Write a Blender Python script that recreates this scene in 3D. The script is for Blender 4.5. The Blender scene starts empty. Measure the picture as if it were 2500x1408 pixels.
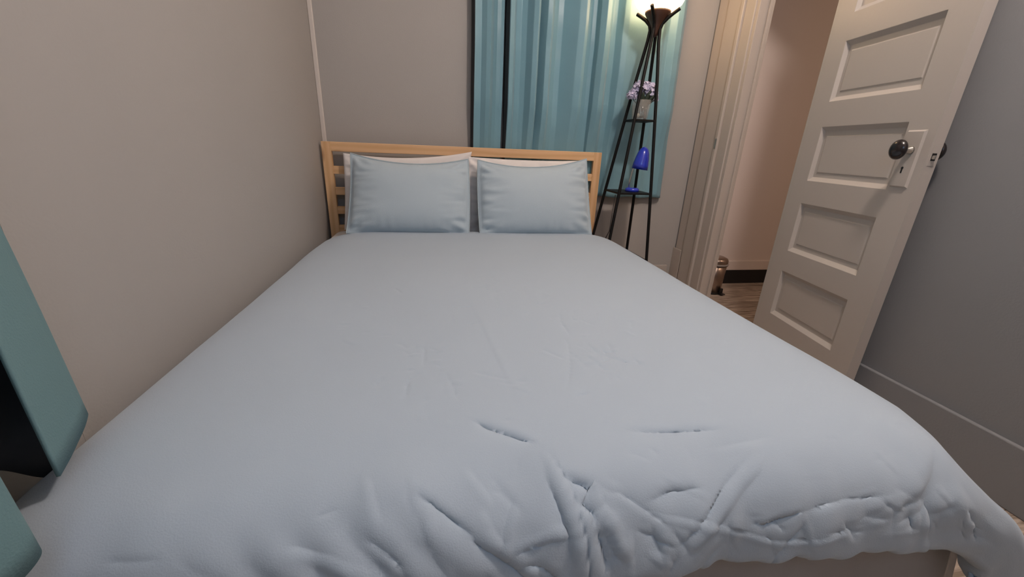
import bpy, bmesh, math, random
import numpy as np
from mathutils import Vector, Matrix
random.seed(4)
SC = bpy.context.scene
COL = SC.collection

# ---------------------------------------------------------------- camera, world, lights, exposure
cam_d = bpy.data.cameras.new('camera')
cam_d.sensor_width = 36.0
cam_d.lens = 970.0 / 2500.0 * 36.0
cam_d.clip_start = 0.02
cam = bpy.data.objects.new('camera', cam_d)
COL.objects.link(cam)
RC = [[0.98560126, -0.01830116, 0.16809288], [-0.16432487, -0.33792772, 0.92671581], [0.03984327, -0.94099411, -0.33606933]]
M = Matrix([[r[0], -r[1], -r[2], 0] for r in RC] + [[0, 0, 0, 1]])
M.translation = Vector((0, -2.373, 0.93))
cam.matrix_world = M
SC.camera = cam

W = bpy.data.worlds.new('world'); SC.world = W; W.use_nodes = True
W.node_tree.nodes['Background'].inputs[0].default_value = (0.7, 0.8, 1.0, 1)
W.node_tree.nodes['Background'].inputs[1].default_value = 0.05

def area(name, loc, target, size, power, col):
    d = bpy.data.lights.new(name, 'AREA'); d.shape = 'DISK'; d.size = size; d.energy = power; d.color = col
    o = bpy.data.objects.new(name, d); COL.objects.link(o); o.location = loc
    o.rotation_euler = (Vector(target) - Vector(loc)).to_track_quat('-Z', 'Y').to_euler()
    return o
def bulb(name, loc, radius, power, col):
    d = bpy.data.lights.new(name, 'POINT'); d.shadow_soft_size = radius; d.energy = power; d.color = col
    o = bpy.data.objects.new(name, d); COL.objects.link(o); o.location = loc; return o
bulb('ceiling_light', (0.95, -1.75, 2.50), 0.09, 64, (1.0, 0.85, 0.765))
area('cool_fill', (0.15, -2.86, 1.55), (0.15, 0, 0.9), 0.9, 6.0, (0.34, 0.63, 1.0))  # added cool fill from behind the camera; no window is built there
area('hallway_light', (2.75, -1.6, 2.35), (2.6, -1.2, 0), 0.25, 8.5, (1.0, 0.70, 0.50))

VS = SC.view_settings
VS.view_transform = 'Standard'; VS.look = 'None'; VS.gamma = 1; VS.use_curve_mapping = False
VS.exposure = 0.0

# ---------------------------------------------------------------- materials
def mat(name, col, rough=0.6, metal=0.0, bump=0.0, bscale=200.0, var=0.0, vscale=3.0, spec=0.5, sheen=0.0, coat=0.0, trans=0.0, stretch=(1, 1, 1), emis=None, estr=0):
    m = bpy.data.materials.new(name); m.use_nodes = True
    nt = m.node_tree; N = nt.nodes; L = nt.links; p = N['Principled BSDF']
    p.inputs['Base Color'].default_value = (*col, 1); p.inputs['Roughness'].default_value = rough
    p.inputs['Metallic'].default_value = metal; p.inputs['Specular IOR Level'].default_value = spec
    p.inputs['Sheen Weight'].default_value = sheen; p.inputs['Coat Weight'].default_value = coat
    p.inputs['Transmission Weight'].default_value = trans
    if emis: p.inputs['Emission Color'].default_value = (*emis, 1); p.inputs['Emission Strength'].default_value = estr
    tc = N.new('ShaderNodeTexCoord'); mp = N.new('ShaderNodeMapping'); mp.inputs['Scale'].default_value = stretch
    L.new(tc.outputs['Object'], mp.inputs[0])
    if bump:
        n = N.new('ShaderNodeTexNoise'); n.inputs['Scale'].default_value = bscale; n.inputs['Detail'].default_value = 4
        L.new(mp.outputs[0], n.inputs['Vector'])
        b = N.new('ShaderNodeBump'); b.inputs['Strength'].default_value = bump; b.inputs['Distance'].default_value = 0.002
        L.new(n.outputs[0], b.inputs['Height']); L.new(b.outputs[0], p.inputs['Normal'])
    if var:
        n = N.new('ShaderNodeTexNoise'); n.inputs['Scale'].default_value = vscale; n.inputs['Detail'].default_value = 5
        L.new(mp.outputs[0], n.inputs['Vector'])
        r = N.new('ShaderNodeValToRGB')
        r.color_ramp.elements[0].position = 0.3; r.color_ramp.elements[1].position = 0.7
        r.color_ramp.elements[0].color = (*[c * (1 - var) for c in col], 1)
        r.color_ramp.elements[1].color = (*[min(1, c * (1 + var)) for c in col], 1)
        L.new(n.outputs[0], r.inputs[0]); L.new(r.outputs[0], p.inputs['Base Color'])
    return m

def wood(name, c0, c1, c2, axis='X', scale=1.0):
    """pine / plank wood with long grain and a few knots"""
    m = bpy.data.materials.new(name); m.use_nodes = True
    nt = m.node_tree; N = nt.nodes; L = nt.links; p = N['Principled BSDF']; p.inputs['Roughness'].default_value = 0.5
    tc = N.new('ShaderNodeTexCoord'); mp = N.new('ShaderNodeMapping')
    s = {'X': (0.7, 7, 7), 'Z': (7, 7, 0.7), 'Y': (7, 0.7, 7)}[axis]
    mp.inputs['Scale'].default_value = [v * scale for v in s]
    L.new(tc.outputs['Object'], mp.inputs[0])
    n = N.new('ShaderNodeTexNoise'); n.inputs['Scale'].default_value = 2.2; n.inputs['Detail'].default_value = 6; n.inputs['Distortion'].default_value = 0.8
    L.new(mp.outputs[0], n.inputs['Vector'])
    w = N.new('ShaderNodeTexWave'); w.inputs['Scale'].default_value = 1.4; w.inputs['Distortion'].default_value = 5; w.inputs['Detail'].default_value = 2
    w.bands_direction = {'X': 'Z', 'Z': 'X', 'Y': 'X'}[axis]
    L.new(mp.outputs[0], w.inputs['Vector'])
    mx = N.new('ShaderNodeMath'); mx.operation = 'MULTIPLY_ADD'; mx.inputs[1].default_value = 0.45
    L.new(w.outputs['Fac'], mx.inputs[0]); L.new(n.outputs[0], mx.inputs[2])
    r = N.new('ShaderNodeValToRGB'); e = r.color_ramp.elements
    e[0].position = 0.35; e[0].color = (*c1, 1); e[1].position = 0.95; e[1].color = (*c0, 1)
    L.new(mx.outputs[0], r.inputs[0])
    # knots
    mp2 = N.new('ShaderNodeMapping'); s2 = {'X': (3.0, 6, 6), 'Z': (6, 6, 3.0), 'Y': (6, 3.0, 6)}[axis]
    mp2.inputs['Scale'].default_value = s2; L.new(tc.outputs['Object'], mp2.inputs[0])
    v = N.new('ShaderNodeTexVoronoi'); v.inputs['Scale'].default_value = 1.0; L.new(mp2.outputs[0], v.inputs['Vector'])
    r2 = N.new('ShaderNodeValToRGB'); r2.color_ramp.elements[0].position = 0.04; r2.color_ramp.elements[0].color = (1, 1, 1, 1)
    r2.color_ramp.elements[1].position = 0.16; r2.color_ramp.elements[1].color = (0, 0, 0, 1)
    L.new(v.outputs['Distance'], r2.inputs[0])
    mix = N.new('ShaderNodeMixRGB'); mix.inputs[2].default_value = (*c2, 1)
    L.new(r2.outputs[0], mix.inputs[0]); L.new(r.outputs[0], mix.inputs[1]); L.new(mix.outputs[0], p.inputs['Base Color'])
    return m

def floor_mat():
    m = bpy.data.materials.new('vinyl_plank'); m.use_nodes = True
    nt = m.node_tree; N = nt.nodes; L = nt.links; p = N['Principled BSDF']; p.inputs['Roughness'].default_value = 0.45
    tc = N.new('ShaderNodeTexCoord')
    br = N.new('ShaderNodeTexBrick'); br.inputs['Scale'].default_value = 1.0
    br.inputs['Brick Width'].default_value = 1.2; br.inputs['Row Height'].default_value = 0.16; br.inputs['Mortar Size'].default_value = 0.002
    br.inputs['Color1'].default_value = (0.46, 0.39, 0.33, 1); br.inputs['Color2'].default_value = (0.37, 0.305, 0.255, 1); br.inputs['Mortar'].default_value = (0.12, 0.09, 0.07, 1)
    mp = N.new('ShaderNodeMapping'); mp.inputs['Rotation'].default_value = (0, 0, 0.0)
    L.new(tc.outputs['Object'], mp.inputs[0]); L.new(mp.outputs[0], br.inputs['Vector'])
    mp2 = N.new('ShaderNodeMapping'); mp2.inputs['Scale'].default_value = (2.2, 22, 1); L.new(tc.outputs['Object'], mp2.inputs[0])
    n = N.new('ShaderNodeTexNoise'); n.inputs['Scale'].default_value = 2.5; n.inputs['Detail'].default_value = 8; n.inputs['Distortion'].default_value = 1.5
    L.new(mp2.outputs[0], n.inputs['Vector'])
    r = N.new('ShaderNodeValToRGB'); r.color_ramp.elements[0].position = 0.38; r.color_ramp.elements[0].color = (0.55, 0.5, 0.45, 1)
    r.color_ramp.elements[1].position = 0.6; r.color_ramp.elements[1].color = (1.3, 1.28, 1.25, 1)
    L.new(n.outputs[0], r.inputs[0])
    mx = N.new('ShaderNodeMixRGB'); mx.blend_type = 'MULTIPLY'; mx.inputs[0].default_value = 1
    L.new(br.outputs['Color'], mx.inputs[1]); L.new(r.outputs[0], mx.inputs[2]); L.new(mx.outputs[0], p.inputs['Base Color'])
    return m

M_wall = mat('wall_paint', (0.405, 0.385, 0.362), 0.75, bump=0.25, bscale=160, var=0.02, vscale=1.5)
M_wallR = mat('right_wall_grey', (0.235, 0.24, 0.25), 0.75, bump=0.35, bscale=160)  # darker and greyer than the other room walls
M_trim = mat('trim_paint', (0.48, 0.43, 0.385), 0.42, bump=0.1, bscale=60)
M_bead = mat('corner_bead_paint', (0.66, 0.60, 0.55), 0.5)
M_door = mat('door_paint', (0.47, 0.43, 0.39), 0.38, bump=0.12, bscale=70)
M_ceil = mat('ceiling_paint', (0.62, 0.59, 0.56), 0.9)
M_hall = mat('hall_paint', (0.84, 0.74, 0.69), 0.7, bump=0.1, bscale=120)
M_blackbase = mat('black_cove_base', (0.012, 0.012, 0.014), 0.5)
M_floor = floor_mat()
M_pineX = wood('pine_along_x', (0.78, 0.50, 0.27), (0.66, 0.385, 0.185), (0.26, 0.11, 0.05), 'X')
M_pineZ = wood('pine_along_z', (0.78, 0.50, 0.27), (0.66, 0.385, 0.185), (0.26, 0.11, 0.05), 'Z')
M_duvet = mat('duvet_cotton', (0.425, 0.507, 0.588), 0.9, bump=0.22, bscale=420, sheen=0.25, spec=0.2, var=0.015, vscale=2)
M_sham = mat('sham_linen', (0.47, 0.565, 0.63), 0.9, bump=0.5, bscale=300, sheen=0.25, spec=0.2, stretch=(1, 1, 3))
M_shamp = mat('sham_piping', (0.40, 0.48, 0.52), 0.9, bump=0.3, bscale=300)
M_white = mat('white_cotton', (0.80, 0.76, 0.74), 0.9, bump=0.2, bscale=300, spec=0.2)
M_sheet = mat('sheet_cotton', (0.74, 0.72, 0.71), 0.9, bump=0.2, bscale=300, spec=0.2)
M_lining = mat('blackout_lining', (0.022, 0.024, 0.028), 0.85)
M_black = mat('black_metal', (0.004, 0.004, 0.004), 0.5, spec=0.25)
M_bronze = mat('dark_bronze_cup', (0.05, 0.022, 0.014), 0.4)
M_knob = mat('black_knob', (0.012, 0.008, 0.009), 0.22, coat=0.3)
M_chrome = mat('worn_metal', (0.62, 0.60, 0.56), 0.3, metal=1.0)
M_steel = mat('brushed_steel', (0.42, 0.33, 0.28), 0.28, metal=0.9, bump=0.1, bscale=80, stretch=(1, 1, 0.05))
M_plastic = mat('black_plastic', (0.01, 0.01, 0.01), 0.4)
M_ring = mat('smoky_ring', (0.33, 0.29, 0.27), 0.35)
M_blue = mat('blue_enamel', (0.022, 0.045, 0.50), 0.22, coat=0.6)
M_glass = mat('clear_glass', (0.75, 0.74, 0.70), 0.05)
M_glass.node_tree.nodes['Principled BSDF'].inputs['Alpha'].default_value = 0.22
M_petal = mat('lilac_petal', (0.58, 0.55, 0.72), 0.7, var=0.12, vscale=40)
M_leaf = mat('dark_leaf', (0.03, 0.045, 0.03), 0.6)
M_stone = mat('pale_pebble', (0.55, 0.52, 0.42), 0.6)
M_shade = mat('lit_frosted_glass', (0.9, 0.85, 0.75), 0.3, emis=(1.0, 0.62, 0.32), estr=8.5)
def satin(name, col):
    m = mat(name, col, 0.36, bump=0.2, bscale=350, sheen=0.2, var=0.03, vscale=6, stretch=(1, 1, 0.4))
    return m
M_teal = satin('teal_satin', (0.185, 0.35, 0.415))
M_teal2 = mat('teal_curtain', (0.15, 0.27, 0.29), 0.7, bump=0.3, bscale=350)

# ---------------------------------------------------------------- mesh helpers
def mesh_obj(name, verts, faces, m, parent=None, smooth=False, mats=None, fmat=None):
    me = bpy.data.meshes.new(name); me.from_pydata([tuple(v) for v in verts], [], [tuple(f) for f in faces]); me.update()
    for mm in (mats or [m]): me.materials.append(mm)
    if fmat is not None: me.polygons.foreach_set('material_index', list(fmat))
    if smooth: me.polygons.foreach_set('use_smooth', [True] * len(me.polygons))
    o = bpy.data.objects.new(name, me); COL.objects.link(o)
    if parent is not None: o.parent = parent
    return o

def thing(name, label, cat, loc=(0, 0, 0), group=None):
    o = bpy.data.objects.new(name, None); COL.objects.link(o); o.location = loc; o.empty_display_size = 0.05
    o['label'] = label; o['category'] = cat
    if group: o['group'] = group
    return o
def tag(o, label, cat, group=None):
    o['label'] = label; o['category'] = cat
    if group: o['group'] = group
    return o
def struct(o): o['kind'] = 'structure'; return o

def bm_obj(name, bm, m, parent=None, smooth=False, bevel=0, seg=2):
    bmesh.ops.recalc_face_normals(bm, faces=bm.faces)
    me = bpy.data.meshes.new(name); bm.to_mesh(me); bm.free(); me.materials.append(m)
    if smooth: me.polygons.foreach_set('use_smooth', [True] * len(me.polygons))
    o = bpy.data.objects.new(name, me); COL.objects.link(o)
    if parent is not None: o.parent = parent
    if bevel:
        b = o.modifiers.new('bevel', 'BEVEL'); b.width = bevel; b.segments = seg; b.limit_method = 'ANGLE'
    return o

def add_box(bm, x0, x1, y0, y1, z0, z1, T=None):
    vs = [Vector((x, y, z)) for z in (z0, z1) for y in (y0, y1) for x in (x0, x1)]
    if T is not None: vs = [T @ v for v in vs]
    v = [bm.verts.new(p) for p in vs]
    for f in ((0, 2, 3, 1), (4, 5, 7, 6), (0, 1, 5, 4), (2, 6, 7, 3), (0, 4, 6, 2), (1, 3, 7, 5)):
        bm.faces.new([v[i] for i in f])
def box(name, x0, x1, y0, y1, z0, z1, m, parent=None, bevel=0, T=None):
    bm = bmesh.new(); add_box(bm, x0, x1, y0, y1, z0, z1, T); return bm_obj(name, bm, m, parent, bevel=bevel)

def add_tube(bm, pts, rad, n=12, cap=True):
    pts = [Vector(p) for p in pts]; rings = []
    if not hasattr(rad, '__len__'): rad = [rad] * len(pts)
    ref = None
    for i, p in enumerate(pts):
        d = (pts[min(i + 1, len(pts) - 1)] - pts[max(i - 1, 0)]).normalized()
        if ref is None: ref = d.orthogonal().normalized()
        u = (ref - d * ref.dot(d)).normalized(); ref = u; w = d.cross(u)
        rings.append([bm.verts.new(p + (u * math.cos(a) + w * math.sin(a)) * rad[i]) for a in [2 * math.pi * k / n for k in range(n)]])
    for a, b in zip(rings, rings[1:]):
        for k in range(n): bm.faces.new((a[k], a[(k + 1) % n], b[(k + 1) % n], b[k]))
    if cap: bm.faces.new(rings[0][::-1]); bm.faces.new(rings[-1])
def tube(name, pts, rad, m, parent=None, n=12, smooth=True):
    bm = bmesh.new(); add_tube(bm, pts, rad, n); return bm_obj(name, bm, m, parent, smooth=smooth)

def lathe(name, prof, m, parent=None, n=48, T=None, smooth=True, close=True):
    bm = bmesh.new(); rings = []
    for r, z in prof:
        if r < 1e-6:
            p = Vector((0, 0, z)); rings.append([bm.verts.new(T @ p if T else p)])
        else:
            ring = []
            for k in range(n):
                a = 2 * math.pi * k / n; p = Vector((r * math.cos(a), r * math.sin(a), z)); ring.append(bm.verts.new(T @ p if T else p))
            rings.append(ring)
    for a, b in zip(rings, rings[1:]):
        if len(a) == 1 and len(b) == 1: continue
        if len(a) == 1:
            for k in range(n): bm.faces.new((a[0], b[k], b[(k + 1) % n]))
        elif len(b) == 1:
            for k in range(n): bm.faces.new((a[k], a[(k + 1) % n], b[0]))
        else:
            for k in range(n): bm.faces.new((a[k], a[(k + 1) % n], b[(k + 1) % n], b[k]))
    o = bm_obj(name, bm, m, parent, smooth=smooth)
    return o

def Tloc(x, y, z, *rots):
    T = Matrix.Translation((x, y, z))
    for ax, an in rots: T = T @ Matrix.Rotation(an, 4, ax)
    return T

def snoise(x, y, seed, octs=4, f0=1.0, gain=0.5, n=7):
    """smooth pseudo-random field from sums of sines"""
    rs = np.random.RandomState(seed); out = np.zeros_like(x); a = 1.0; f = f0
    for o in range(octs):
        for k in range(n):
            th = rs.uniform(0, 2 * math.pi); ph = rs.uniform(0, 2 * math.pi); ff = f * rs.uniform(0.7, 1.4)
            out += a * np.sin(ff * (x * math.cos(th) + y * math.sin(th)) + ph + 0.7 * np.sin(f * 0.6 * (y * math.cos(th) - x * math.sin(th)) + ph * 2)) / n * 1.6
        a *= gain; f *= 2
    return out

# ---------------------------------------------------------------- the room
YH = 0.10; CZ = 2.66
XW0 = 1.588
aR = math.atan(0.0067)                           # the right wall is slightly out of square
TR = Tloc(XW0, YH, 0, ('Z', aR))                 # local frame: +x into the wall, -y towards the camera

bm = bmesh.new(); add_box(bm, -0.75, 3.3, -3.0, 0.25, -0.05, 0)
struct(bm_obj('floor', bm, M_floor))
struct(box('ceiling', -0.75, 3.3, -3.0, 0.40, CZ, CZ + 0.1, M_ceil))
struct(box('wall_left', -0.765, -0.645, -3.0, 0.30, 0, CZ, M_wall))
struct(box('wall_back', -0.645, 1.60, YH, YH + 0.12, 0, CZ, M_wall))
struct(box('wall_front', -0.645, 3.2, -3.0, -2.88, 0, CZ, M_wall))
# right wall with the doorway (opening between OY0 and OY1 in local y, measured from the corner)
WT = 0.076; OT = 2.02
OY0, OY1 = -0.338, -0.904
bm = bmesh.new()
add_box(bm, 0, WT, OY0, 0, 0, CZ, TR)
add_box(bm, 0, WT, -2.95, OY1, 0, CZ, TR)
add_box(bm, 0, WT, OY1, OY0, OT, CZ, TR)
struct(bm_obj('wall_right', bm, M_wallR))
# the first stretch beside the corner is covered by a paler board, built below
# hall
struct(box('wall_hall_end', 1.60, 3.2, 0.235, 0.30, 0, CZ, M_hall))
struct(box('wall_hall_side', 3.2, 3.3, -3.0, 0.30, 0, CZ, M_hall))
struct(box('baseboard_hall', 1.66, 3.2, 0.222, 0.235, 0.105, 0.178, M_hall, bevel=0.003))
struct(box('baseboard_hall_black', 1.66, 3.2, 0.220, 0.235, 0, 0.105, M_blackbase))

# corner bead between left and back wall
struct(box('trim_1', -0.645, -0.622, YH - 0.012, YH, 0.19, CZ, M_bead, bevel=0.004))
# fine vertical joints of the wall panelling on the left wall
k = 2
for y in (-1.672,):
    struct(box('trim_%d' % k, -0.646, -0.6444, y - 0.0010, y + 0.0010, 0.19, CZ, M_wall)); k += 1

# baseboards
def baseboard(name, T, L, m=None, h=0.192, t=0.016):
    bm = bmesh.new()
    add_box(bm, -t, 0, -L, 0, 0, h, T)
    o = bm_obj(name, bm, m or M_trim, bevel=0.004); return struct(o)
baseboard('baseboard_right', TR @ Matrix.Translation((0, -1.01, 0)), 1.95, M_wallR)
baseboard('baseboard_back', Tloc(-0.645, YH, 0, ('Z', math.pi / 2)), 2.19)
baseboard('baseboard_left', Tloc(-0.645, YH, 0, ('Z', math.pi)) @ Matrix.Translation((0, 2.9, 0)), 2.9)
# door casing, near-corner side: flat board, rounded bead, jamb and stop
def casing_piece(bm, a, b, t0, t1, z0, z1): add_box(bm, t0, t1, -b, -a, z0, z1, TR)
bm = bmesh.new()
add_box(bm, -0.006, 0.0, -0.111, -0.018, 0.0, CZ, TR)                 # flat painted board beside the corner
struct(bm_obj('trim_6', bm, M_trim, bevel=0.002))
bm = bmesh.new()
add_box(bm, -0.016, 0.0, -0.232, -0.111, 0.0, OT + 0.10, TR)
add_box(bm, -0.025, 0.0, -0.256, -0.232, 0.0, OT + 0.10, TR)
add_box(bm, -0.012, 0.0, -0.330, -0.256, 0.0, OT + 0.06, TR)
add_box(bm, -0.016, 0.0, -1.01, -0.33, OT - 0.0, OT + 0.10, TR)
struct(bm_obj('trim_7', bm, M_trim, bevel=0.004))
bm = bmesh.new(); add_box(bm, -0.020, 0.0, -1.01, -0.910, 0.0, OT + 0.10, TR)
struct(bm_obj('trim_8', bm, M_trim, bevel=0.004))
bm = bmesh.new()
add_box(bm, -0.004, WT + 0.004, OY0 - 0.014, OY0 + 0.010 , 0, OT, TR)
add_box(bm, -0.004, WT + 0.004, OY1 - 0.010, OY1 + 0.014, 0, OT, TR)
add_box(bm, -0.004, WT + 0.004, OY1, OY0, OT, OT + 0.018, TR)
add_box(bm, 0.045, 0.06, OY0 - 0.026, OY0 - 0.014, 0, OT, TR)
add_box(bm, 0.045, 0.06, OY1 + 0.014, OY1 + 0.026, 0, OT, TR)
struct(bm_obj('trim_9', bm, M_trim, bevel=0.002))
# small strike plate on the jamb
sp = box('strike_plate', -0.0265, -0.025, -0.255, -0.240, 0.965, 1.02, M_chrome, T=TR); 
tag(sp, 'small worn metal strike plate on the door casing', 'strike plate')
# low plinth block on the corner of the casing
pb = box('trim_10', -0.014, -0.006, -0.098, 0.0, 0.0, 0.318, M_trim, bevel=0.003, T=TR); struct(pb)

# ---------------------------------------------------------------- the door leaf
dU = Vector((-0.150, -0.9887, 0)).normalized()        # from hinge to latch
dN = Vector((0.9887, -0.150, 0)).normalized()         # away from the viewer, into the leaf
TD = Matrix(((dU.x, dN.x, 0, 1.562), (dU.y, dN.y, 0, -0.742), (0, 0, 1, 0), (0, 0, 0, 1)))
DW, DT, DH = 0.575, 0.037, 1.995
door = bpy.data.objects.new('door_1', None); COL.objects.link(door); struct(door)
def door_leaf():
    bm = bmesh.new()
    us = [0, 0.100, 0.476, DW]
    zs = [0.012]
    for k in range(6): zs += [0.226 + 0.3085 * k, 0.226 + 0.3085 * k + 0.213]
    zs = zs[:13]; zs[-1] = min(zs[-1], 1.92); zs.append(DH)
    def P(u, z, d): return TD @ Vector((u, d, z))
    for side in (0, 1):
        f = (lambda d: d) if side == 0 else (lambda d: DT - d)
        for i in range(3):
            for j in range(len(zs) - 1):
                a, b, c, d = us[i], us[i + 1], zs[j], zs[j + 1]
                if i == 1 and j % 2 == 1:
                    lv = [(0, 0), (0.002, 0.002), (0.016, 0.015), (0.034, 0.015), (0.037, 0.012)]
                    rects = []
                    for ins, dep in lv:
                        iu = ins * 0.45 if ins < 0.02 else ins - 0.012
                        rects.append([bm.verts.new(P(uu, zz, f(dep))) for uu, zz in ((a + iu, c + ins), (b - iu, c + ins), (b - iu, d - ins), (a + iu, d - ins))])
                    for r0, r1 in zip(rects, rects[1:]):
                        for q in range(4): bm.faces.new((r0[q], r0[(q + 1) % 4], r1[(q + 1) % 4], r1[q]))
                    bm.faces.new(rects[-1])
                else:
                    bm.faces.new([bm.verts.new(P(uu, zz, f(0))) for uu, zz in ((a, c), (b, c), (b, d), (a, d))])
    z0, z1 = zs[0], zs[-1]
    for q in (((0, 0), (0, 1)), ((DW, 0), (DW, 1))):
        u = q[0][0]
        bm.faces.new([bm.verts.new(P(u, z, d)) for z, d in ((z0, 0), (z1, 0), (z1, DT), (z0, DT))])
    for z in (z0, z1):
        bm.faces.new([bm.verts.new(P(u, z, d)) for u, d in ((0, 0), (DW, 0), (DW, DT), (0, DT))])
    bmesh.ops.remove_doubles(bm, verts=bm.verts, dist=1e-5)
    return bm_obj('door_leaf', bm, M_door, door, bevel=0.0012, seg=2)
leaf = door_leaf()
def quad_frustum(name, u0, u1, z0, z1, d0, d1, ins, m, parent):
    bm = bmesh.new()
    A = [bm.verts.new(TD @ Vector((u, d0, z))) for u, z in ((u0, z0), (u1, z0), (u1, z1), (u0, z1))]
    B = [bm.verts.new(TD @ Vector((u, d1, z))) for u, z in ((u0 + ins, z0 + ins), (u1 - ins, z0 + ins), (u1 - ins, z1 - ins), (u0 + ins, z1 - ins))]
    for q in range(4): bm.faces.new((A[q], A[(q + 1) % 4], B[(q + 1) % 4], B[q]))
    bm.faces.new(B); bm.faces.new(A[::-1])
    return bm_obj(name, bm, m, parent)
plate = quad_frustum('lock_plate', 0.484, 0.550, 0.852, 1.032, 0.002, -0.0065, 0.0065, M_door, door)
def flat_shape(name, pts, d, th, m, parent):
    bm = bmesh.new()
    A = [bm.verts.new(TD @ Vector((u, d, z))) for u, z in pts]; B = [bm.verts.new(TD @ Vector((u, d - th, z))) for u, z in pts]
    n = len(pts)
    for q in range(n): bm.faces.new((A[q], A[(q + 1) % n], B[(q + 1) % n], B[q]))
    bm.faces.new(B); bm.faces.new(A[::-1]); return bm_obj(name, bm, m, parent)
kp = [(0.514 + 0.0042 * math.cos(t), 0.915 + 0.0042 * math.sin(t)) for t in [math.radians(-50 + 280 * i / 12) for i in range(13)]]
kp += [(0.5115, 0.899), (0.5165, 0.899)]
flat_shape('keyhole', kp, -0.0060, 0.0010, M_plastic, door)
# oval knobs, front and back, on one spindle
kc = TD @ Vector((0.521, 0, 0.970))
def knob(side):
    # side -1 is towards the viewer's side
    ax = dN * side
    rotm = ax.to_track_quat('Z', 'Y').to_matrix().to_4x4()
    base = kc + (dN * (DT + 0.001) if side > 0 else -dN * 0.006)
    T = Matrix.Translation(base) @ rotm
    if side > 0: prof = [(0, 0), (0.010, 0), (0.010, 0.010), (0.007, 0.032)]; D = 0.032
    else: prof = [(0, 0), (0.013, 0), (0.012, 0.006), (0.008, 0.012), (0.007, 0.022), (0.010, 0.034)]; D = 0.034
    lathe('spindle_collar', prof + [(0, prof[-1][1])], M_chrome if side < 0 else M_plastic, door, 24, T)
    Dk = D - 0.002; R = 0.0275; H = 0.026
    pr = [(0, 0), (0.011, 0.0)] + [(R * math.sin(math.pi * (0.18 + 0.82 * t)) ** 0.75 if t < 1 else 0, H * (1 - math.cos(math.pi * t)) / 2) for t in [i / 12 for i in range(1, 13)]]
    pr[-1] = (0, pr[-1][1])
    lathe('knob', pr, M_knob, door, 32, Matrix.Translation(T.translation + ax * Dk) @ rotm @ Matrix.Scale(1.12, 4, (0, 1, 0)))
knob(-1); knob(1)
# latch bolt with its worn face plate in the leaf's edge
bm = bmesh.new()
add_box(bm, DW - 0.001, DW + 0.0012, 0.008, 0.030, 0.925, 0.985, TD)
bm_obj('latch_plate', bm, M_door, door)
bm = bmesh.new(); add_box(bm, DW, DW + 0.0020, 0.012, 0.026, 0.940, 0.962, TD); bm_obj('latch_recess', bm, M_plastic, door)
bm = bmesh.new(); add_box(bm, DW, DW + 0.009, 0.013, 0.021, 0.944, 0.956, TD); bm_obj('latch_bolt', bm, M_chrome, door, bevel=0.002)

# ---------------------------------------------------------------- the bed
bed = thing('bed', 'pine bed with a slatted headboard standing under the window curtains', 'bed', (0.155, -1.0, 0))
bed.location = (0, 0, 0)
HX0, HX1 = -0.630, 0.940
def pine_box(name, *a, m=M_pineX): return box(name, *a, m, bed, bevel=0.002)
pine_box('headboard_post', HX0, HX0 + 0.048, 0.0, 0.026, 0.0, 0.917, m=M_pineZ)
pine_box('headboard_post', HX1 - 0.048, HX1, 0.0, 0.026, 0.0, 0.917, m=M_pineZ)
pine_box('headboard_top_rail', HX0 + 0.047, HX1 - 0.047, 0.001, 0.025, 0.868, 0.917)
for zc in (0.772, 0.660, 0.555, 0.450):
    pine_box('headboard_rail', HX0 + 0.047, HX1 - 0.047, 0.004, 0.022, zc - 0.021, zc + 0.021)
for x0 in (HX0 + 0.045, HX1 - 0.045 - 0.02):
    pine_box('side_rail', x0, x0 + 0.020, -1.90, 0.0, 0.20, 0.30, m=mat('pine_along_y_%d' % int(x0 > 0), (0.72, 0.43, 0.21), 0.5))
pine_box('foot_rail', HX0 + 0.045, HX1 - 0.045, -1.915, -1.895, 0.20, 0.30)
for x0 in (HX0 + 0.06, HX1 - 0.11):
    pine_box('leg', x0, x0 + 0.05, -1.895, -1.845, 0.0, 0.20, m=M_pineZ)
pine_box('slat_base', HX0 + 0.065, HX1 - 0.065, -1.894, -0.01, 0.215, 0.238)

def rounded_slab(name, x0, x1, y0, y1, z0, z1, r, m, n=5):
    o = box(name, x0, x1, y0, y1, z0, z1, m); b = o.modifiers.new('bevel', 'BEVEL'); b.width = r; b.segments = n
    o.data.polygons.foreach_set('use_smooth', [True] * len(o.data.polygons)); return o
mt = rounded_slab('mattress', -0.605, 0.905, -1.930, -0.012, 0.240, 0.452, 0.060, M_sheet)
tag(mt, 'mattress in a pale fitted sheet on the pine bed frame', 'mattress')

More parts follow.
